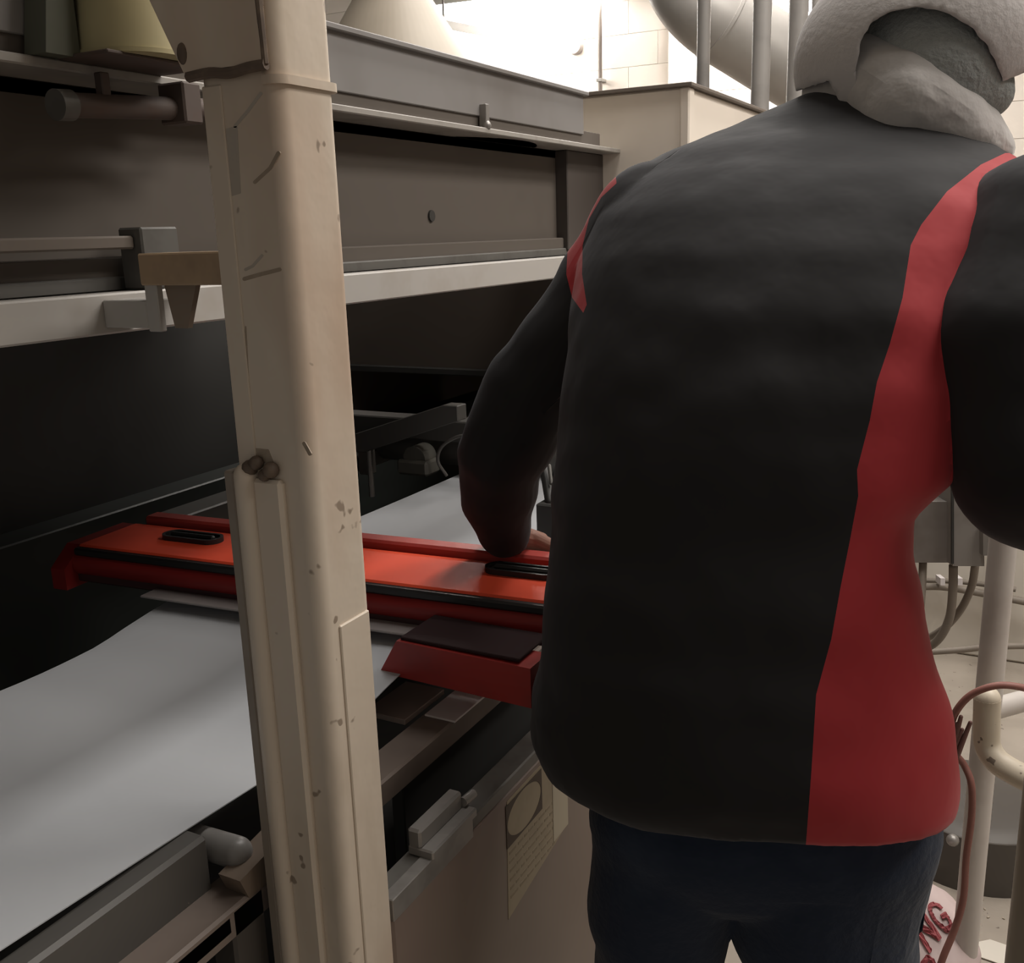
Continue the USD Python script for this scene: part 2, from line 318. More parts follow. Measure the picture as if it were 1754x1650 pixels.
# ------------------------------------------------------------------ things on the oven top
t = Thing('yellow_hopper', 'dull yellow conical hopper on the beam lip beside the near post', 'hopper', (-.765, .718, 1.664))
t.part('shelf', box(-.81, -.735, .66, .78, 1.6635, 1.667, .001), rust)
t.part('cone', cone((-.765, .718, 1.667), (-.765, .716, 1.78), .050, .040), yellow)
t.part('rim', cone((-.765, .718, 1.667), (-.765, .718, 1.671), .0515, .0515), yellow)
t.part('neck', cone((-.765, .716, 1.78), (-.765, .716, 1.86), .038, .038), yellow)
t = Thing('green_box', 'small dark green box on the beam lip, left of the yellow hopper', 'box', (-.785, .655, 1.664))
t.part('body', slab([(.632, 1.6645), (.668, 1.6645), (.668, 1.76), (.648, 1.76)], 'x', -.806, -.778), green_dark, False)
t.part('lid', box(-.808, -.776, .644, .670, 1.76, 1.766, .001), green_dark)
t = Thing('cone_hood', 'cream conical hood standing on the oven behind the grey beam', 'hood', (-1.05, 1.54, 1.655))
t.part('cone', cone((-1.06, 1.60, 1.655), (-1.06, 1.60, 1.92), .235, .062, 64), hood_cream)
t.part('neck', cone((-1.06, 1.60, 1.915), (-1.06, 1.60, 2.35), .064, .064, 48), hood_cream)
t.part('flange', cone((-1.06, 1.60, 1.655), (-1.06, 1.60, 1.662), .25, .25, 64), hood_cream)

# cream cabinet at the far end of the oven
t = Thing('cream_cabinet', 'cream metal cabinet with thin dark lid at far end of the grey beam', 'cabinet', (-.85, 2.4, 1.43))
t.part('front_panel', box(-1.08, -.655, 2.02, 2.04, 1.43, 1.772, .004), cream_clean)
t.part('side_panel', box(-.67, -.652, 2.022, 3.15, 1.43, 1.772, .004), cream_clean)
t.part('corner_post', box(-.668, -.648, 2.016, 2.05, 1.43, 1.772, .003), cream_clean)
t.part('back_panel', box(-1.08, -.66, 3.13, 3.15, 1.43, 1.772, .002), cream_clean)
t.part('lid', box(-1.10, -.640, 2.005, 3.17, 1.772, 1.779, .001), M('lid_dark', (.16, .135, .115), .5))
t.part('vent_panel', box(-.655, -.648, 2.14, 2.9, 1.36, 1.685, .002), M('vent_grey', (.15, .13, .115), .5))
t.part('base_sheet', box(-1.08, -.655, 2.03, 3.15, 1.42, 1.432, .001), cream_clean)
t.part('inner_side', box(-1.08, -1.06, 2.02, 3.15, 1.43, 1.772, .002), cream_clean)

# ------------------------------------------------------------------ far pipes, duct and lamps
t = Thing('air_duct', 'large grey galvanised duct bending down behind the pipes', 'duct', at(1300, 75, 5.2))
dp = [at(1155, -330, 5.2), at(1158, -120, 5.2), at(1170, -40, 5.2), at(1215, 20, 5.2), at(1300, 78, 5.3), at(1480, 190, 5.5), at(1800, 395, 5.9), np.array([2.2, 6.0, 1.42]), np.array([4.29, 6.1, 1.40])]
t.part('tube', tube(dp, .185, 40, 10), galv)
for k in (1,):
    c = spline(dp, 10)
    for i in (14, 33, 45):
        d = c[i + 1] - c[i]; d /= np.linalg.norm(d)
        t.part('seam_ring', cyl(c[i] - d * .008, c[i] + d * .008, .189, 40), galv)
def vpipe(px, py, dist, r, z0, z1, label, mat=pipe_grey, fit=None):
    p = at(px, py, dist); t = Thing('vertical_pipe', label, 'pipe', (p[0], p[1], z0))
    t.part('tube', cyl((p[0], p[1], z0), (p[0], p[1], z1), r), mat)
    if fit: 
        for z in fit: t.part('coupling', cyl((p[0], p[1], z - .025), (p[0], p[1], z + .025), r * 1.35), mat)
    t.part('floor_flange', cyl((p[0], p[1], z0), (p[0], p[1], z0 + .012), r * 2.2), mat)
vpipe(1205, 80, 4.0, .024, 0, 3.9, 'slim grey vertical pipe, leftmost of those crossing the duct')
vpipe(1304, 90, 3.6, .030, 0, 3.9, 'thick dark grey vertical pipe in the middle, crossing the duct')
vpipe(1366, 80, 3.65, .031, 0, 3.9, 'grey vertical pipe just left of the coupled pipe by the cap')
zf = at(1398, 62, 3.5)[2]
vpipe(1402, 62, 3.5, .024, 0, 3.9, 'light grey vertical pipe with a coupling, nearest the grey cap', M('pipe_light', (.40, .375, .355), .4), [zf])
p0 = on(1013, 70, 'y', 6.3)
t = Thing('wall_conduit', 'thin dark conduit running down the cream wall', 'conduit', (p0[0], 6.38, 0))
t.part('tube', cyl((p0[0], 6.44, 0), (p0[0], 6.44, 3.9), .014, 12), M('conduit_brown', (.17, .14, .12), .6))
for z in (2.45, 2.95): t.part('clip', box(p0[0] - .02, p0[0] + .02, 6.42, 6.50, z, z + .02, .002), pipe_grey)
p0 = on(982, 78, 'y', 6.45)
single('wall_socket', union([Manifold.cylinder(.05, .055, .05, 24).rotate([90, 0, 0]).translate([p0[0], 6.50, p0[2]])]), M('socket_grey', (.42, .38, .36), .6), 'small round grey fitting on the cream wall left of the conduit', 'fitting')
def strip_lamp(c, d, label, L=1.2):
    c = np.array(c, float); d = np.array(d, float) / np.linalg.norm(d); s = np.cross(d, [0, 0, 1])
    t = Thing('strip_lamp', label, 'lamp', c, group='bright strip lamps near the far wall')
    a, b = c - d * L / 2, c + d * L / 2
    def bar(off, w, h, z):
        pts = [q + s * i * w + np.array([0, 0, z + j * h]) + d * 0 for q in (a, b) for i in (-1, 1) for j in (0, 1)]
        return Manifold.hull_points(np.array(pts))
    t.part('housing', bar(0, .11, .05, .03), lamp_white)
    for k in (-1, 1): t.part('tube', cyl(a + s * k * .055, b + s * k * .055, .019, 16), tube_light)
    for q in (a, b): t.part('end_cap', box(q[0] - .08, q[0] + .08, q[1] - .02, q[1] + .02, q[2] - .025, q[2] + .06, .004), lamp_white)
    for k in (-.35, .35): t.part('hanger', cyl(c + d * k * L + [0, 0, .08], np.array([*(c + d * k * L)[:2], 3.9]), .006, 8), pipe_grey)
strip_lamp(at(832, 80, 6.9), (.22, 1, 0), 'glaring strip lamp low over the oven beam, nearest the cone hood', 1.1)
strip_lamp(at(880, 8, 7.05), (1, .12, 0), 'glaring strip lamp at the top edge, left of the thin conduit')
strip_lamp(at(1340, 22, 6.45), (1, .2, 0), 'glaring strip lamp behind the duct and vertical pipes')

# ------------------------------------------------------------------ paper web
def web_rows():
    rows = []
    for y, z in [(-.3, .964), (0, .957), (.3, .946), (.45, .940), (.58, .935), (.70, .930), (.82, .926), (.90, .928), (.98, .940), (1.06, .950), (1.3, .954), (1.6, .953), (2.0, .952), (2.6, .95), (3.2, .945)]:
        rows.append((y, z))
    return np.array(rows)
wr = web_rows(); ys = np.linspace(-.3, 3.2, 120)
from scipy.interpolate import PchipInterpolator
zs = PchipInterpolator(wr[:, 0], wr[:, 1])(ys); xs = np.linspace(-1.185, -.705, 25)
gx, gy = np.meshgrid(xs, ys); gz = np.tile(zs[:, None], (1, 25))
gz = gz + .004 * np.cos((gx + .945) / .24 * math.pi) * np.exp(-((gy - .4) / .5) ** 2) * -1 + .0015 * np.sin(9 * gx + 5 * gy)
def sheet(gx, gy, gz, th):
    n, k = gx.shape; top = np.stack([gx, gy, gz], -1).reshape(-1, 3); v = np.vstack([top, top - [0, 0, th]]); f = []; N = n * k
    for i in range(n - 1):
        for j in range(k - 1):
            a, b, c, d = i * k + j, i * k + j + 1, (i + 1) * k + j + 1, (i + 1) * k + j
            f += [[a, b, c], [a, c, d], [N + a, N + c, N + b], [N + a, N + d, N + c]]
    rim = [i for i in range(k)] + [i * k + k - 1 for i in range(1, n)] + [(n - 1) * k + j for j in range(k - 2, -1, -1)] + [i * k for i in range(n - 2, 0, -1)]
    for a, b in zip(rim, rim[1:] + rim[:1]): f += [[a, N + a, b], [b, N + a, N + b]]
    return trimesh.Trimesh(v, np.array(f), process=False)
single('paper_web', sheet(gx, gy, gz, .0012), paper, 'wide white paper web running through the machine under the red guard', 'paper web', 50)

# ------------------------------------------------------------------ red guard
PV = (-.70, 1.2, 1.0)
t = Thing('red_guard', 'long red guard bar lying across the paper web, held by the worker', 'guard', (-1.05, 1.17, .96))
def rot(m): return turned(m, 4.5, PV)
yf, yb = 1.10, 1.235
def prof(pts, x0, x1): return slab(pts, 'x', x0, x1)
t.part('top_plate', rot(box(-1.385, -.535, yf + .004, yb, 1.012, 1.024, .003)), guard_red)
t.part('back_lip', rot(box(-1.375, -.535, yb + .012, yb + .045, 1.010, 1.034, .004)), M('guard_lip_red', (.40, .05, .04), .45))
t.part('back_groove', rot(box(-1.38, -.535, yb - .002, yb + .014, .99, 1.016, .001)), black_plastic)
t.part('front_edge', rot(box(-1.385, -.535, yf - .008, yf + .006, 1.008, 1.021, .003)), black_plastic)
fr = union(chain([((-1.385, yf + .006, .992), .019), ((-.54, yf + .006, .992), .019)], 28)).trim_by_plane([0, -1, 0], -(yf + .006))
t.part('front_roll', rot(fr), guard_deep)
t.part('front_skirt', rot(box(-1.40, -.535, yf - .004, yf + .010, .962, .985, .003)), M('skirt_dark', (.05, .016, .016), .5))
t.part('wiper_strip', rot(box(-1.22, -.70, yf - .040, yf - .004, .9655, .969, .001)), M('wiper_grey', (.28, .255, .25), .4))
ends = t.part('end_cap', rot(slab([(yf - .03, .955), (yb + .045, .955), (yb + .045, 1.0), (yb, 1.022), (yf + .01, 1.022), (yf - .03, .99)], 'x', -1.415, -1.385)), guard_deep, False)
def stadium(L, Wd, h, c):
    a = m3.CrossSection.circle(Wd / 2, 32); s = m3.CrossSection.batch_hull([a.translate([-(L - Wd) / 2, 0]), a.translate([(L - Wd) / 2, 0])])
    return s, c, h
for hx, hy in ((-1.215, 1.186), (-.628, 1.200)):
    a = m3.CrossSection.circle(.020, 32); s = m3.CrossSection.batch_hull([a.translate([-.038, 0]), a.translate([.038, 0])])
    ring = (s.extrude(.010) - s.offset(-.005, m3.JoinType.Round, 2, 24).extrude(.02).translate([0, 0, .002])).translate([hx, hy, 1.022])
    hp = t.part('handle', rot(ring), black_plastic, label='black oval pull handle let into the red plate')
    t.part('handle_well', rot(s.offset(-.004, m3.JoinType.Round, 2, 24).extrude(.004).translate([hx, hy, 1.0225])), dark_steel, under=hp)
    t.part('grip_bar', rot(box(hx - .045, hx + .045, hy - .005, hy + .005, 1.026, 1.034, .003)), black_plastic, under=hp)
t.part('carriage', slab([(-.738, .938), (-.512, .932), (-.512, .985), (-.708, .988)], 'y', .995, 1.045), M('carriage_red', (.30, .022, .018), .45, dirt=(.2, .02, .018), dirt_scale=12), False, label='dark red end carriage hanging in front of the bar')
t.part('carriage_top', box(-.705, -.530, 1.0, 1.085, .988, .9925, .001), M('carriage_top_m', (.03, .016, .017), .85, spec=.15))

# ------------------------------------------------------------------ machine base with side panel
t = Thing('machine_base', 'beige and dark steel base of the machine beneath the paper web', 'machine', (-.9, 1.2, 0))
XP = -.55
t.part('side_panel', box(XP - .012, XP, .735, 3.0, .06, .805, .003), panel_beige)
rp = t.part('top_rail', box(XP - .035, XP - .001, .735, 3.0, .803, .822, .002), mid_steel)
t.part('edge_strip', box(XP - .014, XP + .0015, .735, .905, .797, .824, .001), bright_steel, under=rp)
t.part('inner_rail', box(-.69, -.640, .30, 1.30, .842, .876, .003), M('rail_brown', (.17, .135, .115), .5, dirt=(.11, .085, .07), dirt_scale=8))
t.part('rail_tape', box(-.684, -.636, 1.015, 1.10, .8755, .8785, .0008), strip_white, label='pale strip stuck across the inner rail')
t.part('support_plate', box(-.760, -.695, .985, 1.085, .874, .882, .001), M('plate_mauve', (.25, .20, .18), .45))
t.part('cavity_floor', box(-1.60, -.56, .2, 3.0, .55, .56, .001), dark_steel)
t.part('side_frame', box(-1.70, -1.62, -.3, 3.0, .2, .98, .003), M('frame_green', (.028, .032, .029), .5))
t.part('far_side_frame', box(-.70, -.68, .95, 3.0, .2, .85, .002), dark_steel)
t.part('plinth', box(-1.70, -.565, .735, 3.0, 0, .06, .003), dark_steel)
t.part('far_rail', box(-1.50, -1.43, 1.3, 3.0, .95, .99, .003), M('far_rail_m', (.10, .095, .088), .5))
# latch on the rail
lt = t.part('latch', union([box(XP - .030, XP + .004, .812, .912, .822, .834, .002), box(XP - .030, XP - .012, .812, .905, .832, .856, .003)]), bright_steel, label='worn silver latch on top of the side rail')
t.part('latch_pin', cyl((XP - .012, .905, .840), (XP - .012, .93, .838), .006, 14), bright_steel, under=lt)
# label and tape on the panel
lb = t.part('label_sheet', slab([(.985, .625), (1.165, .655), (1.165, .742), (1.09, .795), (.992, .795)], 'x', XP - .001, XP + .0006), label_paper, False, label='yellowed instruction label with a printed oval')
t.part('label_tape', box(XP, XP + .0012, 1.125, 1.175, .655, .770, .0003), tape, under=lb)
z0, z1, ya, yb2 = .728, .790, .988, 1.092

fr = shapely.Polygon([(ya, z0), (yb2, z0), (yb2, z1), (ya, z1)])
el = shapely.affinity.scale(shapely.Point((ya + yb2) / 2, (z0 + z1) / 2).buffer(1, 48), (yb2 - ya) / 2 - .003, (z1 - z0) / 2 - .002)
def poly_x(g, a, b):
    return join([slab_h(q, a, b) for q in getattr(g, 'geoms', [g])])
def slab_h(q, a, b):
    m = trimesh.creation.extrude_polygon(q, b - a, engine='earcut'); v = np.array(m.vertices)
    return trimesh.Trimesh(np.stack([v[:, 2] + a, v[:, 0], v[:, 1]], 1), np.array(m.faces), process=False)
t.part('printed_oval', poly_x(fr.difference(el), XP + .0004, XP + .0010), label_ink, False, under=lb)
rng = np.random.default_rng(5); lines = []
for k in range(6):
    z = .716 - k * .013; y = .993
    while y < 1.125:
        w_ = rng.uniform(.008, .022); lines.append(box(XP + .0003, XP + .0009, y, min(y + w_, 1.13), z, z + .0045, .0002)); y += w_ + rng.uniform(.003, .006)
t.part('printed_text', join(lines), label_faint, False, under=lb, kind='stuff')

# near-left roller bracket and frame below the web
t = Thing('roller_bracket', 'dark steel roller bracket and rail below the near edge of the paper web', 'bracket', (-.67, .6, 0))
t.part('edge_rail', box(-.712, -.682, -.3, .62, .868, .935, .004), M('edge_dark', (.085, .08, .074), .5))
t.part('roller_end', union(chain([((-.72, .640, .905), .016), ((-.668, .642, .905), .016)], 28)), M('roller_grey', (.22, .21, .2), .4, dirt=(.2, .19, .18), dirt_scale=20))
t.part('tan_wedge', slab([(.615, .898), (.72, .915), (.72, .868), (.625, .872)], 'x', -.668, -.640), M('wedge_brown', (.16, .12, .09), .55), False)
t.part('lower_rail', box(-.672, -.640, .735 - 1.0, .60, .850, .872, .003), M('lower_rail_m', (.19, .175, .165), .45, dirt=(.12, .11, .1), dirt_scale=9))
t.part('leg', box(-.672, -.640, .60, .645, 0, .874, .003), M('leg_dark', (.06, .052, .046), .6))
t.part('leg', box(-.71, -.68, .50, .53, 0, .87, .003), M('leg_dark_green', (.035, .036, .032), .6))

t = Thing('exit_housing', 'dim brown sheet metal housing over the far end of the paper web', 'housing', (-1.2, 2.6, .56))
hb = M('housing_brown', (.085, .068, .056), .65, dirt=(.06, .048, .04), dirt_scale=3)
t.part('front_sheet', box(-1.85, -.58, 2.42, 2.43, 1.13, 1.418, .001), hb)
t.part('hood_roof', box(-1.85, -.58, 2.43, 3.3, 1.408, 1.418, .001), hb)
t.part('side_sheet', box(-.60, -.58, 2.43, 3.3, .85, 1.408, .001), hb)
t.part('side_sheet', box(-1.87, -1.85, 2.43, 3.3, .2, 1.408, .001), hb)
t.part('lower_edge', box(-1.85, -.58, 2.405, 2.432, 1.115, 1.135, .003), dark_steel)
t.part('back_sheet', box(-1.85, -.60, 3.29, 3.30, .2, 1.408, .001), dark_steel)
# rear rollers beyond the guard
t = Thing('rear_roller_unit', 'dim steel roller unit with bearing block above the far paper web', 'roller unit', (-1.25, 1.95, .96))
t.part('cross_beam', turned(box(-1.65, -.95, 1.93, 1.99, 1.035, 1.085, .003), 0, (0, 0, 0)), M('cross_beam_m', (.075, .071, .066), .5))
t.part('slant_arm', Manifold.batch_hull([box(-1.16, -1.12, 1.86, 1.90, 1.10, 1.135, .002), box(-1.42, -1.38, 1.86, 1.90, 1.01, 1.05, .002)]), M('slant_arm_m', (.10, .095, .088), .5))
t.part('stand', box(-1.415, -1.385, 1.88, 1.91, .95, 1.045, .002), M('stand_m', (.12, .108, .095), .5))
t.part('rod', cyl((-1.378, 1.875, .90), (-1.378, 1.875, 1.02), .007, 12), bright_steel)
t.part('bearing_block', union([box(-1.30, -1.215, 1.87, 1.93, .962, .998, .006), Manifold.cylinder(.05, .030, .030, 28).rotate([90, 0, 0]).translate([-1.255, 1.93, 1.0])]), M('bearing_m', (.11, .105, .09), .5, dirt=(.06, .055, .045), dirt_scale=25))
t.part('roller', cyl((-1.60, 2.02, .998), (-.80, 2.02, .998), .040, 32), mid_steel)
t.part('hose_loop', tube([on(765, 815, 'y', 1.9), on(750, 790, 'y', 1.88), on(757, 765, 'y', 1.87), on(785, 748, 'y', 1.87), on(810, 748, 'y', 1.87)], .004, 8, 8), M('loop_m', (.13, .12, .11), .5))
t = Thing('web_clamp', 'small dark clamp with ribbed lever on the far web, seen past the elbow', 'clamp', at(942, 830, 1.75))
c0, c1 = at(932, 800, 1.75), at(943, 860, 1.70)
t.part('lever', union([bone(c0, c1, .009, .010, 12)]), dark_steel)
t.part('grip', bone(at(941, 798, 1.73), at(944, 828, 1.71), .0035, .0035, 10), mid_steel)
t.part('base', box(c1[0] - .02, c1[0] + .02, c1[1] - .02, c1[1] + .02, .958, c1[2], .003), dark_steel)

# ------------------------------------------------------------------ the worker
RH = RT - np.array([0, 0, RT[2]]); RH /= np.linalg.norm(RH); FH = np.array([FW[0], FW[1], 0]); FH /= np.linalg.norm(FH)
def depth(p): return (np.asarray(p) - EYE) @ FW
foot_l, foot_r = at(1150, 1650, 1.12), at(1395, 1650, 1.14)
t = Thing('person', 'person in black and red jacket, grey cap and jeans bending over the machine', 'person', (*(at(1290, 1420, 1.09)[:2]), 0))
# body: one continuous figure
pel = at(1290, 1400, 1.09); che = at(1330, 560, 1.21); nb = at(1535, 240, 1.41); hd = at(1575, 100, 1.445)
Sl, El, Wl = at(1120, 405, 1.31), at(872, 760, 1.36), at(872, 918, 1.445)
Sr, Er, Wr = at(1795, 440, 1.21), at(1772, 805, 1.08), at(1850, 745, 1.42)
face = (FH * .85 + np.array([0, 0, -.5])); face /= np.linalg.norm(face); upv = np.cross(RH, face)
B = []
B += [bone(pel + RH * -.07, pel + RH * .07, .085, .085), bone(pel, che, .11, .12), bone(pel + RH * .06, che + RH * .06, .08, .09), bone(pel - RH * .06, che - RH * .06, .08, .09), bone(che, nb, .11, .055), bone(nb, hd - upv * .03, .055, .06)]
B += [bone(che + (Sl - che) * .3, Sl, .07, .055), bone(che + (Sr - che) * .3, Sr, .07, .055)]
B += chain([(Sl, .055), (El, .040), (Wl, .027)]) + chain([(Sr, .055), (Er, .042), (Wr, .028)])
# head: skull, jaw, nose, ears
B += [Manifold.batch_hull([ball(hd + upv * .015 - face * .012, .085, 28), ball(hd + face * .03 - upv * .02, .068, 28)]), bone(hd + face * .03 - upv * .03, hd + face * .062 - upv * .085, .058, .03)]
B += [bone(hd + face * .088 + upv * .005, hd + face * .112 - upv * .032, .008, .013, 12), bone(hd + face * .085 - RH * .02 - upv * .062, hd + face * .085 + RH * .02 - upv * .062, .010, .010, 12)]
for s in (-1, 1): B.append(Manifold.batch_hull([ball(hd + RH * s * .082 - upv * .01 + upv * k, .012, 12) for k in (-.022, .02)]))
# legs and feet
kl, kr = foot_l * [1, 1, 0] + [.0, .0, .50], foot_r * [1, 1, 0] + [.0, .0, .50]
al, ar = foot_l * [1, 1, 0] - .03 * np.array([*FH[:2], 0]) + [0, 0, .09], foot_r * [1, 1, 0] - .03 * np.array([*FH[:2], 0]) + [0, 0, .09]
for s, k, a in ((-1, kl, al), (1, kr, ar)):
    B += chain([(pel + RH * s * .075 - [0, 0, .06], .060), (k + RH * s * .012, .046), (a, .035)])
    B.append(bone(a - [0, 0, .045], a + FH * .17 - [0, 0, .06], .03, .022))
# hands: palm, four fingers and a thumb
def hand(w, fwd, side, nrm, curl, s):
    """w wrist; fwd along the palm; side towards the thumb; nrm out of the palm."""
    out = [Manifold.batch_hull([ball(w + fwd * a + side * b, r, 14) for a, b, r in ((0, -.012, .017), (0, .012, .017), (.075, -.034, .012), (.078, .030, .013), (.045, .036, .013), (.045, -.036, .012))])]
    for b, L in ((.030, .076), (.010, .084), (-.012, .078), (-.033, .062)):
        p = w + fwd * .076 + side * b; d = fwd.copy(); ax = []
        for k, fr_ in enumerate((.45, .30, .25)):
            ang = curl * (.55 + .35 * k); dd = fwd * math.cos(ang * (k + .6)) + nrm * math.sin(ang * (k + .6))
            q = p + dd * L * fr_ * s; out.append(bone(p, q, .0095 - .001 * k, .0088 - .001 * k, 12)); p = q
    p = w + fwd * .022 + side * .03
    for k, L in enumerate((.042, .034, .027)):
        dd = fwd * (.75 + .1 * k) + side * (.65 - .45 * k) + nrm * (.3 + .25 * k); dd /= np.linalg.norm(dd)
        q = p + dd * L; out.append(bone(p, q, .0125 - .0012 * k, .011 - .001 * k, 12)); p = q
    return out
tgt = np.array([-.672, 1.262, 1.045]); fl = (tgt + FH * .03 - Wl); fl = fl / np.linalg.norm(fl)
sd = RH - fl * (RH @ fl); sd /= np.linalg.norm(sd); nm = np.cross(fl, sd); nm = nm if nm[2] < 0 else -nm
HL = hand(Wl, fl, sd, nm, .75, 1.0)
fr2 = (Wr - Er) / np.linalg.norm(Wr - Er); s2 = -RH + fr2 * (RH @ fr2); s2 /= np.linalg.norm(s2); n2 = np.cross(fr2, s2); n2 = n2 if n2[2] < 0 else -n2
HR = hand(Wr, fr2, s2, n2, .55, 1.0)
core = to_manifold(soft(union(B), .022, 8)); 
hands = to_manifold(soft(union(HL + [bone(Wl - fl * .05, Wl, .024, .022)]), .0045, 4)) + to_manifold(soft(union(HR + [bone(Wr - fr2 * .05, Wr, .025, .022)]), .0045, 4))
body = t.part('body', core + hands, skin, True)
for s in (-1, 1): t.part('eye', ball(hd + face * .080 + RH * s * .031 + upv * .008, .0125, 16), eye_white, True, under=body)

# jacket: torso lofted through its outline, sleeves, then cut along its seams
rows = [((1003, 1362), (1608, 1372), 1.065, .140), ((930, 1325), (1616, 1335), 1.07, .150), ((908, 1270), (1619, 1280), 1.075, .155), ((912, 1190), (1605, 1190), 1.08, .152), ((928, 1090), (1575, 1090), 1.085, .145), ((938, 980), (1553, 985), 1.095, .140),
        ((944, 885), (1540, 868), 1.11, .138), ((952, 805), (1622, 800), 1.125, .142), ((960, 730), (1630, 740), 1.14, .148), ((968, 630), (1650, 630), 1.165, .150), ((976, 540), (1675, 530), 1.195, .150), ((990, 450), (1705, 440), 1.235, .150), ((1018, 375), (1730, 370), 1.28, .145),
        ((1058, 315), (1738, 322), 1.32, .135), ((1125, 268), (1735, 292), 1.36, .120), ((1235, 226), (1722, 280), 1.395, .105), ((1335, 180), (1695, 270), 1.425, .09), ((1396, 150), (1680, 256), 1.45, .075)]
rings = []
for (l, r, d, dp_) in rows:
    a, b = at(*l, d), at(*r, d); c = (a + b) / 2; h = (b - a) / 2; hw = np.linalg.norm(h); h /= hw
    ang = np.arange(72) * 2 * math.pi / 72; ca, sa = np.cos(ang), np.sin(ang); e = 2 / 2.35
    lift = .035 if d < 1.2 else .0
    rings.append(c + np.outer(np.sign(ca) * abs(ca) ** e * hw, h) + np.outer(np.sign(sa) * abs(sa) ** e * dp_, FH) + np.outer(-sa * (.03 if l[1] > 1300 else .01), [0, 0, 1]))
tor = loft(rings); tor.fix_normals(); torso = to_manifold(tor)
def px_chain(pts): return [(at(x, y, d), r) for x, y, d, r in pts]
sl = chain(px_chain([(1127, 404, 1.31, .092), (1034, 522, 1.31, .070), (918, 660, 1.33, .066), (856, 785, 1.36, .060), (852, 855, 1.40, .054), (865, 912, 1.435, .041)]), 28)
sr = chain(px_chain([(1808, 440, 1.21, .113), (1748, 600, 1.12, .100), (1784, 800, 1.07, .084)]) + [(Wr - fr2 * .01, .046)], 28)
sl_arm = union(sl); sr_arm = union(sr)
jk = soft(union([torso, sl_arm]), .012, 14)
def wrinkle(tm, amp, sc, seed):
    v = np.array(tm.vertices); n = np.array(tm.vertex_normals)
    w_ = meshkit.fbm(v * sc + [3.1, 7.7, 1.3], 3, seed) - .5
    w2 = meshkit.noise(v * np.array([9, 9, 24.]) + [5, 5, 5], seed + 4) - .5
    tm.vertices = v + n * (w_ * amp + w2 * amp * .45)[:, None]; return tm
jk = wrinkle(jk, .014, 9, 2); torso_m = to_manifold(jk)
sr_m = to_manifold(wrinkle(soft(sr_arm, .012, 10), .010, 11, 8))
def frustum(poly, d0, d1):
    """The solid that the outline sweeps between two distances, to cut seams along it."""
    pl = shapely.Polygon(poly); pl = pl if pl.exterior.is_ccw else shapely.Polygon(list(pl.exterior.coords)[::-1])
    tri = trimesh.creation.extrude_polygon(pl, 1.0, engine='earcut'); v = np.array(tri.vertices); out = np.zeros_like(v)
    for i, (x, y, z) in enumerate(v):
        out[i] = EYE + (FW + RT * (x - W / 2) / F - UP * (y - H / 2) / F) * (d0 if z < .5 else d1)
    m = trimesh.Trimesh(out, tri.faces); m.fix_normals(); return to_manifold(m)
red_out = [(1378, 1480), (1390, 1320), (1398, 1190), (1424, 1095), (1440, 1005), (1456, 925), (1470, 850), (1468, 805), (1490, 720), (1502, 655), (1524, 590), (1546, 510), (1560, 420), (1578, 385), (1622, 328), (1680, 282), (1722, 262), (1800, 262), (1900, 500), (1900, 1480)]
def rounded(poly, r):
    g = shapely.Polygon(poly).buffer(r).buffer(-2 * r).buffer(r); return list(g.simplify(.5).exterior.coords)[:-1]
cut = frustum(red_out, .8, 2.0)
strip = frustum([(1054, 296), (1022, 314), (996, 348), (980, 390), (972, 430), (970, 470), (980, 510), (999, 536), (1005, 522), (997, 470), (998, 420), (1009, 375), (1030, 338), (1056, 314)], 1.0, 1.50)
redm = torso_m ^ cut; blk = torso_m - cut; redl = blk ^ strip; blk = blk - strip
jp = t.part('jacket', blk + sr_m, jacket_black, True, label='black jacket back and sleeves')
sp_ = t.part('side_panel', redm - sr_m, jacket_red, True, under=jp, label='red side panel of the jacket')
sh_ = t.part('shoulder_piping', redl, jacket_red, True, under=jp, label='thin red piping on the left shoulder')
from scipy.spatial import cKDTree
sr_t = trimesh.Trimesh(*verts(sr_m)); ref = np.vstack([jk.vertices, sr_t.vertices]); refn = np.vstack([jk.vertex_normals, sr_t.vertex_normals]); jtree = cKDTree(ref)
for path in (jp, sp_, sh_):
    g = UsdGeom.Mesh.Get(stage, path); v = np.array(g.GetPointsAttr().Get(), float) + t.loc
    d_, ix = jtree.query(v, k=4); w_ = 1 / (d_ + 1e-5); n_ = (refn[ix] * w_[..., None]).sum(1); n_ /= np.linalg.norm(n_, axis=1, keepdims=True) + 1e-9
    g.CreateNormalsAttr([Gf.Vec3f(*map(float, q)) for q in n_]); g.SetNormalsInterpolation('vertex')
cuff = bone(at(862, 902, 1.43), at(872, 926, 1.45), .036, .030, 24)
t.part('cuff', soft(cuff, .008, 3), M('cuff_mauve', (.16, .085, .085), .8), True, under=jp, label='pinkish cuff at the left wrist')
# hood bunched on the neck
hp_ = px_chain([(1420, 160, 1.43, .032), (1474, 122, 1.38, .042), (1550, 172, 1.345, .050), (1630, 218, 1.36, .044), (1692, 255, 1.41, .026), (1650, 240, 1.52, .03), (1540, 200, 1.56, .032), (1450, 160, 1.52, .03), (1420, 160, 1.43, .032)])
hood = wrinkle(soft(union(chain(hp_, 24) + [ball(at(1590, 195, 1.35), .046), ball(at(1510, 155, 1.355), .042)]), .010, 8), .016, 18, 3)
t.part('hood', hood, hood_grey, True, label='grey sweatshirt hood bunched behind the neck')
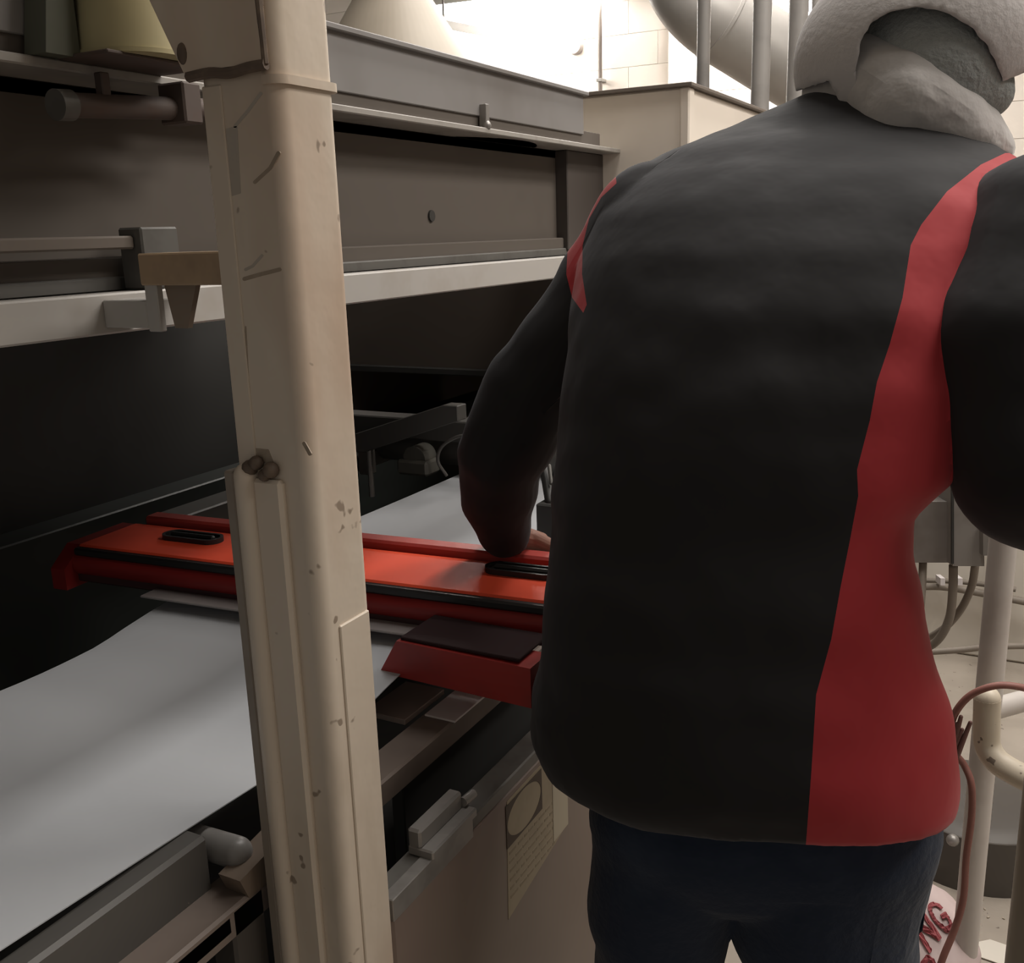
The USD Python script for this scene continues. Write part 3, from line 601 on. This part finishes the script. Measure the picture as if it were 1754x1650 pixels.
# hair and cap
hair = Manifold.batch_hull([ball(hd + upv * .02 - face * .022, .094, 32), ball(hd - upv * .045 - face * .03, .080, 32), ball(at(1692, 160, 1.40), .03, 20), ball(at(1512, 60, 1.40), .028, 20), ball(at(1640, 50, 1.42), .03, 20)])
t.part('hair', soft(hair, .010, 4), hair_m, True)
cc = at(1577, 92, 1.45)
rx, rz, ry = .157, .126, .142
base = Manifold.sphere(1.0, 64)
v, f = verts(base); e1 = RH; e3 = UP; e2 = np.cross(e3, e1)
def ell(k): 
    vv = cc + (v[:, [0]] * e1 * rx + v[:, [1]] * e2 * ry + v[:, [2]] * e3 * rz) * k; return to_manifold(trimesh.Trimesh(vv, f))
shell = ell(1.0) - ell(.95)
opening = frustum(rounded([(1476, 70), (1492, 40), (1525, 20), (1568, 12), (1620, 22), (1660, 44), (1690, 78), (1710, 118), (1724, 160), (1722, 300), (1500, 300), (1466, 120)], 14), .8, depth(cc))
below = frustum([(1300, 175), (1420, 140), (1500, 300), (1700, 300), (1718, 140), (1800, 105), (1800, 400), (1300, 400)], .8, 2.2)
cp = t.part('cap', soft(shell - opening - below, .012, 5), cap_grey, 40, label='plain grey cap with arched back opening')
t.part('cap_visor', Manifold.batch_hull([ball(cc + FH * .12 + RH * s * .07 - upv * .02, .006, 10) for s in (-1, 1)] + [ball(cc + FH * .20 + RH * s * .045 - upv * .03, .005, 10) for s in (-1, 1)]), cap_grey, 40, under=cp)
# jeans and shoes
jl = [(at(1165, 1400, 1.085), .105), (at(1130, 1560, 1.075), .088), (at(1128, 1650, 1.09), .080), (kl - [0, 0, .02], .078), (al + [0, 0, .02], .068)]
jr = [(at(1420, 1400, 1.09), .122), (at(1405, 1560, 1.085), .112), (at(1421, 1650, 1.10), .098), (kr - [0, 0, .02], .088), (ar + [0, 0, .02], .072)]
jn = union(chain(jl, 28) + chain(jr, 28) + [bone(jl[0][0], jr[0][0], .11, .125, 28), bone(jl[0][0] + [0, 0, .09], jr[0][0] + [0, 0, .09], .11, .12, 28)])
jn = wrinkle(soft(jn, .013, 10), .010, 12, 6)
jz = np.array(jn.vertices); jz[:, 2] = np.maximum(jz[:, 2], .045); jn.vertices = jz
t.part('jeans', jn, jean, True)
for a in (al, ar):
    sh = union([bone(a * [1, 1, 0] + [0, 0, .05] - FH * .05, a * [1, 1, 0] + [0, 0, .042] + FH * .18, .05, .042, 20), bone(a, a * [1, 1, 0] + [0, 0, .06], .05, .05)]).trim_by_plane([0, 0, 1], .004)
    t.part('shoe', soft(sh, .012, 4), shoe_m, True)

# ------------------------------------------------------------------ right background
single('half_wall', box(-.9, 1.6, 3.62, 3.80, 0, .95, .01), concrete_light, 'low light grey concrete half wall behind the grey box', 'wall')
# hand rail
pv = at(1717, 940, 1.9)
t = Thing('guard_rail', 'white pipe guard rail with chipped cream elbow, right of the jacket', 'rail', (pv[0], pv[1], 0))
t.part('upright', cyl((pv[0], pv[1], .01), (pv[0], pv[1], 1.25), .0235), rail_white)
t.part('base_plate', box(pv[0] - .045, pv[0] + .06, pv[1] - .045, pv[1] + .05, 0, .012, .003), rail_white)
p2 = np.array([pv[0] + .64, pv[1] + .77, 0]); zc, zt = at(1715, 1222, 1.9)[2], at(1720, 935, 1.9)[2] + .03
t.part('cross_pipe', cyl((pv[0], pv[1], zc), (p2[0], p2[1], zc), .020), rail_white)
t.part('upright', cyl((p2[0], p2[1], .01), (p2[0], p2[1], 1.25), .0235), rail_white)
t.part('base_plate', box(p2[0] - .05, p2[0] + .05, p2[1] - .05, p2[1] + .05, 0, .012, .003), rail_white)
for q_ in (pv, p2): t.part('end_cap', ball((q_[0], q_[1], 1.25), .0235, 20), rail_white)
t.part('top_pipe', cyl((pv[0], pv[1], zt), (p2[0], p2[1], zt), .022), rail_white)
t.part('elbow', tube([at(1691, 1196, 1.80), at(1690, 1240, 1.80), at(1691, 1275, 1.80), at(1706, 1302, 1.79), at(1735, 1322, 1.78), at(1800, 1355, 1.76), at(1850, 1385, 1.75), (at(1850, 1385, 1.75) + RH * .10) * [1, 1, 0] + [0, 0, .35], (at(1850, 1385, 1.75) + RH * .13) * [1, 1, 0] + [0, 0, .002]], .0225, 24, 6), rail_cream, label='chipped cream elbow pipe')
t.part('elbow_end', ball(at(1691, 1197, 1.80), .0225, 20), rail_cream)
# red hose
hs = [at(1840, 1215, 1.86), at(1790, 1190, 1.80), at(1740, 1176, 1.77), at(1700, 1176, 1.76), at(1660, 1193, 1.76), at(1634, 1226, 1.76), at(1628, 1262, 1.76), at(1636, 1290, 1.76), at(1652, 1312, 1.76), at(1664, 1345, 1.75), at(1664, 1400, 1.75), at(1655, 1470, 1.75), at(1650, 1540, 1.74), at(1634, 1595, 1.73), at(1612, 1650, 1.71), at(1590, 1730, 1.70)]
t = Thing('red_hose', 'thin dull red rubber hose looped over the white guard rail', 'hose', hs[9] * [1, 1, 0])
t.part('hose', tube(hs, .0062, 12, 8), hose_m)
t.part('tie', union([bone(at(a, b, 1.755), at(c, d, 1.755), .0055, .0035, 10) for a, b, c, d in ((1630, 1290, 1646, 1228), (1640, 1292, 1662, 1238), (1630, 1290, 1648, 1250), (1634, 1290, 1640, 1240), (1626, 1262, 1640, 1296))]), M('hose_dark', (.16, .075, .065), .6), label='dark knotted tie')
# far right post
pr = at(1806, 1500, 1.42)
t = Thing('yellowed_post', 'round yellowed post at the lower right corner of the view', 'post', (pr[0], pr[1], 0))
t.part('tube', cyl((pr[0], pr[1], .0), (pr[0], pr[1], 1.05), .050, 32), post_olive)
t.part('cap', ball((pr[0], pr[1], 1.05), .050, 24), post_olive)
t.part('base_plate', box(pr[0] - .08, pr[0] + .08, pr[1] - .08, pr[1] + .08, 0, .01, .002), post_olive)
# junction box and cables
bd = 2.65
a, b = at(1547, 968, bd), at(1638, 968, bd); z0 = a[2]; z1 = at(1600, 858, bd)[2]
t = Thing('junction_box', 'grey steel junction box hanging beside the white guard rail', 'junction box', a)
def hexa(px0, px1, py0, py1, d0, d1):
    pts = []
    for px in (px0, px1):
        for py in (py0, py1):
            q = at(px, py, d0); pts += [q, q + FH * (d1 - d0)]
    return Manifold.hull_points(np.array(pts))
t.part('cover', hexa(1546, 1634, 860, 964, bd, bd + .10), box_grey)
t.part('body', hexa(1632, 1686, 770, 970, bd - .03, bd + .12), M('box_light', (.25, .232, .215), .45, dirt=(.18, .16, .145), dirt_scale=9))
t.part('seam', hexa(1630, 1634, 800, 966, bd - .034, bd - .029), dark_steel)
t.part('top_tray', hexa(1540, 1634, 800, 862, bd + .06, bd + .16), M('tray_m', (.32, .29, .265), .6))
t.part('name_plate', hexa(1657, 1667, 848, 884, bd - .034, bd - .028), M('plate_white', (.72, .70, .68), .4), label='small blank white plate')
t.part('bracket', hexa(1684, 1712, 905, 952, bd - .05, bd - .03), M('bracket_m', (.2, .185, .17), .5))
t.part('wall_arm', box(at(1640, 900, bd)[0] - .02, at(1640, 900, bd)[0] + .02, at(1640, 900, bd)[1] + .12, 3.62, z1 - .06, z1 - .02, .003), box_grey)
def cable(pts, label, r=.010):
    single('hanging_cable', tube([at(*q) for q in pts], r, 12, 8), cable_m, label, 'cable', True)
cable([(1581, 962, 2.68), (1579, 1010, 2.65), (1574, 1070, 2.62), (1566, 1180, 2.60)], 'grey cable hanging straight down from the box, next to red panel')
cable([(1633, 968, 2.66), (1632, 1010, 2.66), (1626, 1060, 2.67), (1605, 1098, 2.68), (1575, 1112, 2.70), (1530, 1112, 2.72)], 'thick grey cable curving left from below the box seam', .011)
cable([(1671, 965, 2.66), (1664, 1005, 2.70), (1645, 1045, 2.74), (1615, 1078, 2.76), (1575, 1098, 2.78), (1520, 1104, 2.80)], 'grey cable curving left from the right corner of the box')
t = Thing('wall_hose', 'horizontal grey hose clipped along the concrete half wall', 'hose', at(1620, 1005, 3.5))
t.part('hose', tube([at(1500, 1000, 3.60), at(1560, 1005, 3.58), at(1620, 1006, 3.56), at(1700, 1020, 3.55), at(1800, 1040, 3.55)], .013, 12, 6), cable_m)
t.part('hose', tube([at(1500, 992, 3.62), at(1580, 994, 3.60), at(1660, 998, 3.58), at(1740, 1010, 3.57)], .009, 12, 6), cable_m)
for px in (1572, 1615, 1645): t.part('clip', hexa(px - 4, px + 4, 991, 1003, 3.52, 3.56), strip_white)
single('floor_hose', tube([at(1500, 1118, 3.2), at(1590, 1117, 3.2), at(1650, 1113, 3.2), at(1700, 1108, 3.22), at(1800, 1106, 3.3)], .010, 12, 6), cable_m, 'grey hose lying low in front of the concrete half wall', 'hose', True)
# pump base
pc = at(1668, 1425, 2.42); 
t = Thing('pump_base', 'dark low round pump base on the floor behind the rail', 'pump base', (pc[0], pc[1], 0))
t.part('drum', cone((pc[0], pc[1], 0.), (pc[0], pc[1], .13), .20, .19, 48), M('pump_dark', (.075, .066, .058), .4, dirt=(.045, .038, .033), dirt_scale=10))
t.part('cover', cone((pc[0], pc[1], .13), (pc[0], pc[1], .15), .185, .15, 48), M('pump_cover', (.085, .075, .066), .5))
q = at(1636, 1392, 2.18); t.part('nut', ball((q[0], q[1], .152), .014, 16), bright_steel)
# sack with red print, lying on the floor
sc = at(1575, 1575, 1.96)
t = Thing('white_sack', 'white sack with red print lying on the floor by the jeans', 'sack', (sc[0], sc[1], 0))
prof_ = []
for i in range(14):
    u = i / 13; w_ = .105 * (1 - .35 * abs(2 * u - 1) ** 3); hgt = .02 + .055 * math.sin(math.pi * (.12 + .76 * u))
    c = np.array([sc[0], sc[1], 0]) + FH * (u - .5) * .30 + RH * -.01
    ang = np.arange(36) * 2 * math.pi / 36
    prof_.append(c + np.outer(np.cos(ang) * w_, RH) + np.outer(np.sin(ang) * hgt + hgt + .003, [0, 0, 1]))
sk = loft(prof_); sk.fix_normals(); sk = to_manifold(sk)
sk = wrinkle(soft(sk, .014, 3), .010, 22, 9); sv = np.array(sk.vertices); sv[:, 2] = np.maximum(sv[:, 2], .001); sk.vertices = sv
bagp = t.part('bag', sk, bag_m, True)
from scipy.spatial import cKDTree
tree = cKDTree(sv[:, :2]); top = sv[:, 2]
def print_on(txt, o, deg, h):
    g = meshkit.text_mesh(txt, h, .001, True); g = g.subdivide_to_size(.006); v = np.array(g.vertices); a = math.radians(deg)
    x, y = v[:, 0] * math.cos(a) - v[:, 1] * math.sin(a), v[:, 0] * math.sin(a) + v[:, 1] * math.cos(a)
    p = np.array([sc[0], sc[1], 0]) + np.outer(x + o[0], RH) + np.outer((y + o[1]) * 1.35, FH)
    dist, idx = tree.query(p[:, :2], k=8); z = np.max(top[idx], 1)
    p[:, 2] = z + .002 + v[:, 2]; return trimesh.Trimesh(p, np.array(g.faces), process=False)
def local(px, py):
    d = on(px, py, 'z', .085) - [sc[0], sc[1], .085]; return d @ RH, d @ FH / 1.35
t.part('red_lettering', print_on('NG', local(1586, 1652), 26, .042), ink_red, False, under=bagp, label='slanting red letters')
t.part('red_lettering', print_on('D', local(1600, 1690), 26, .036), ink_red, False, under=bagp)
# scraps on the floor
rng = np.random.default_rng(11); sc_ = []
for k in range(90):
    p = at(rng.uniform(1440, 1790), rng.uniform(1470, 1640), 2.2); d = rng.uniform(1.85, 2.2); q = np.array([p[0], p[1], 0]); q = q / np.linalg.norm(q) * d
    s = rng.uniform(.002, .008); a = rng.uniform(0, 3.1)
    sc_.append(turned(box(q[0] - s, q[0] + s, q[1] - s * .5, q[1] + s * .5, .0005, .003, .0005), math.degrees(a), (q[0], q[1], 0)))
single('floor_debris', join(sc_), M('debris', (.42, .36, .29), .9), 'small pale chips scattered on the floor beside the sack', 'debris', False, kind='stuff')
q = at(1695, 1528, 2.03)
single('paper_scrap', slab([(q[0] - .06, q[1] - .02), (q[0] + .07, q[1] - .035), (q[0] + .09, q[1] + .03), (q[0] + .01, q[1] + .04)], 'z', .002, .004), scrap_m, 'white paper scrap on the floor between pipe and yellowed post', 'paper', False)
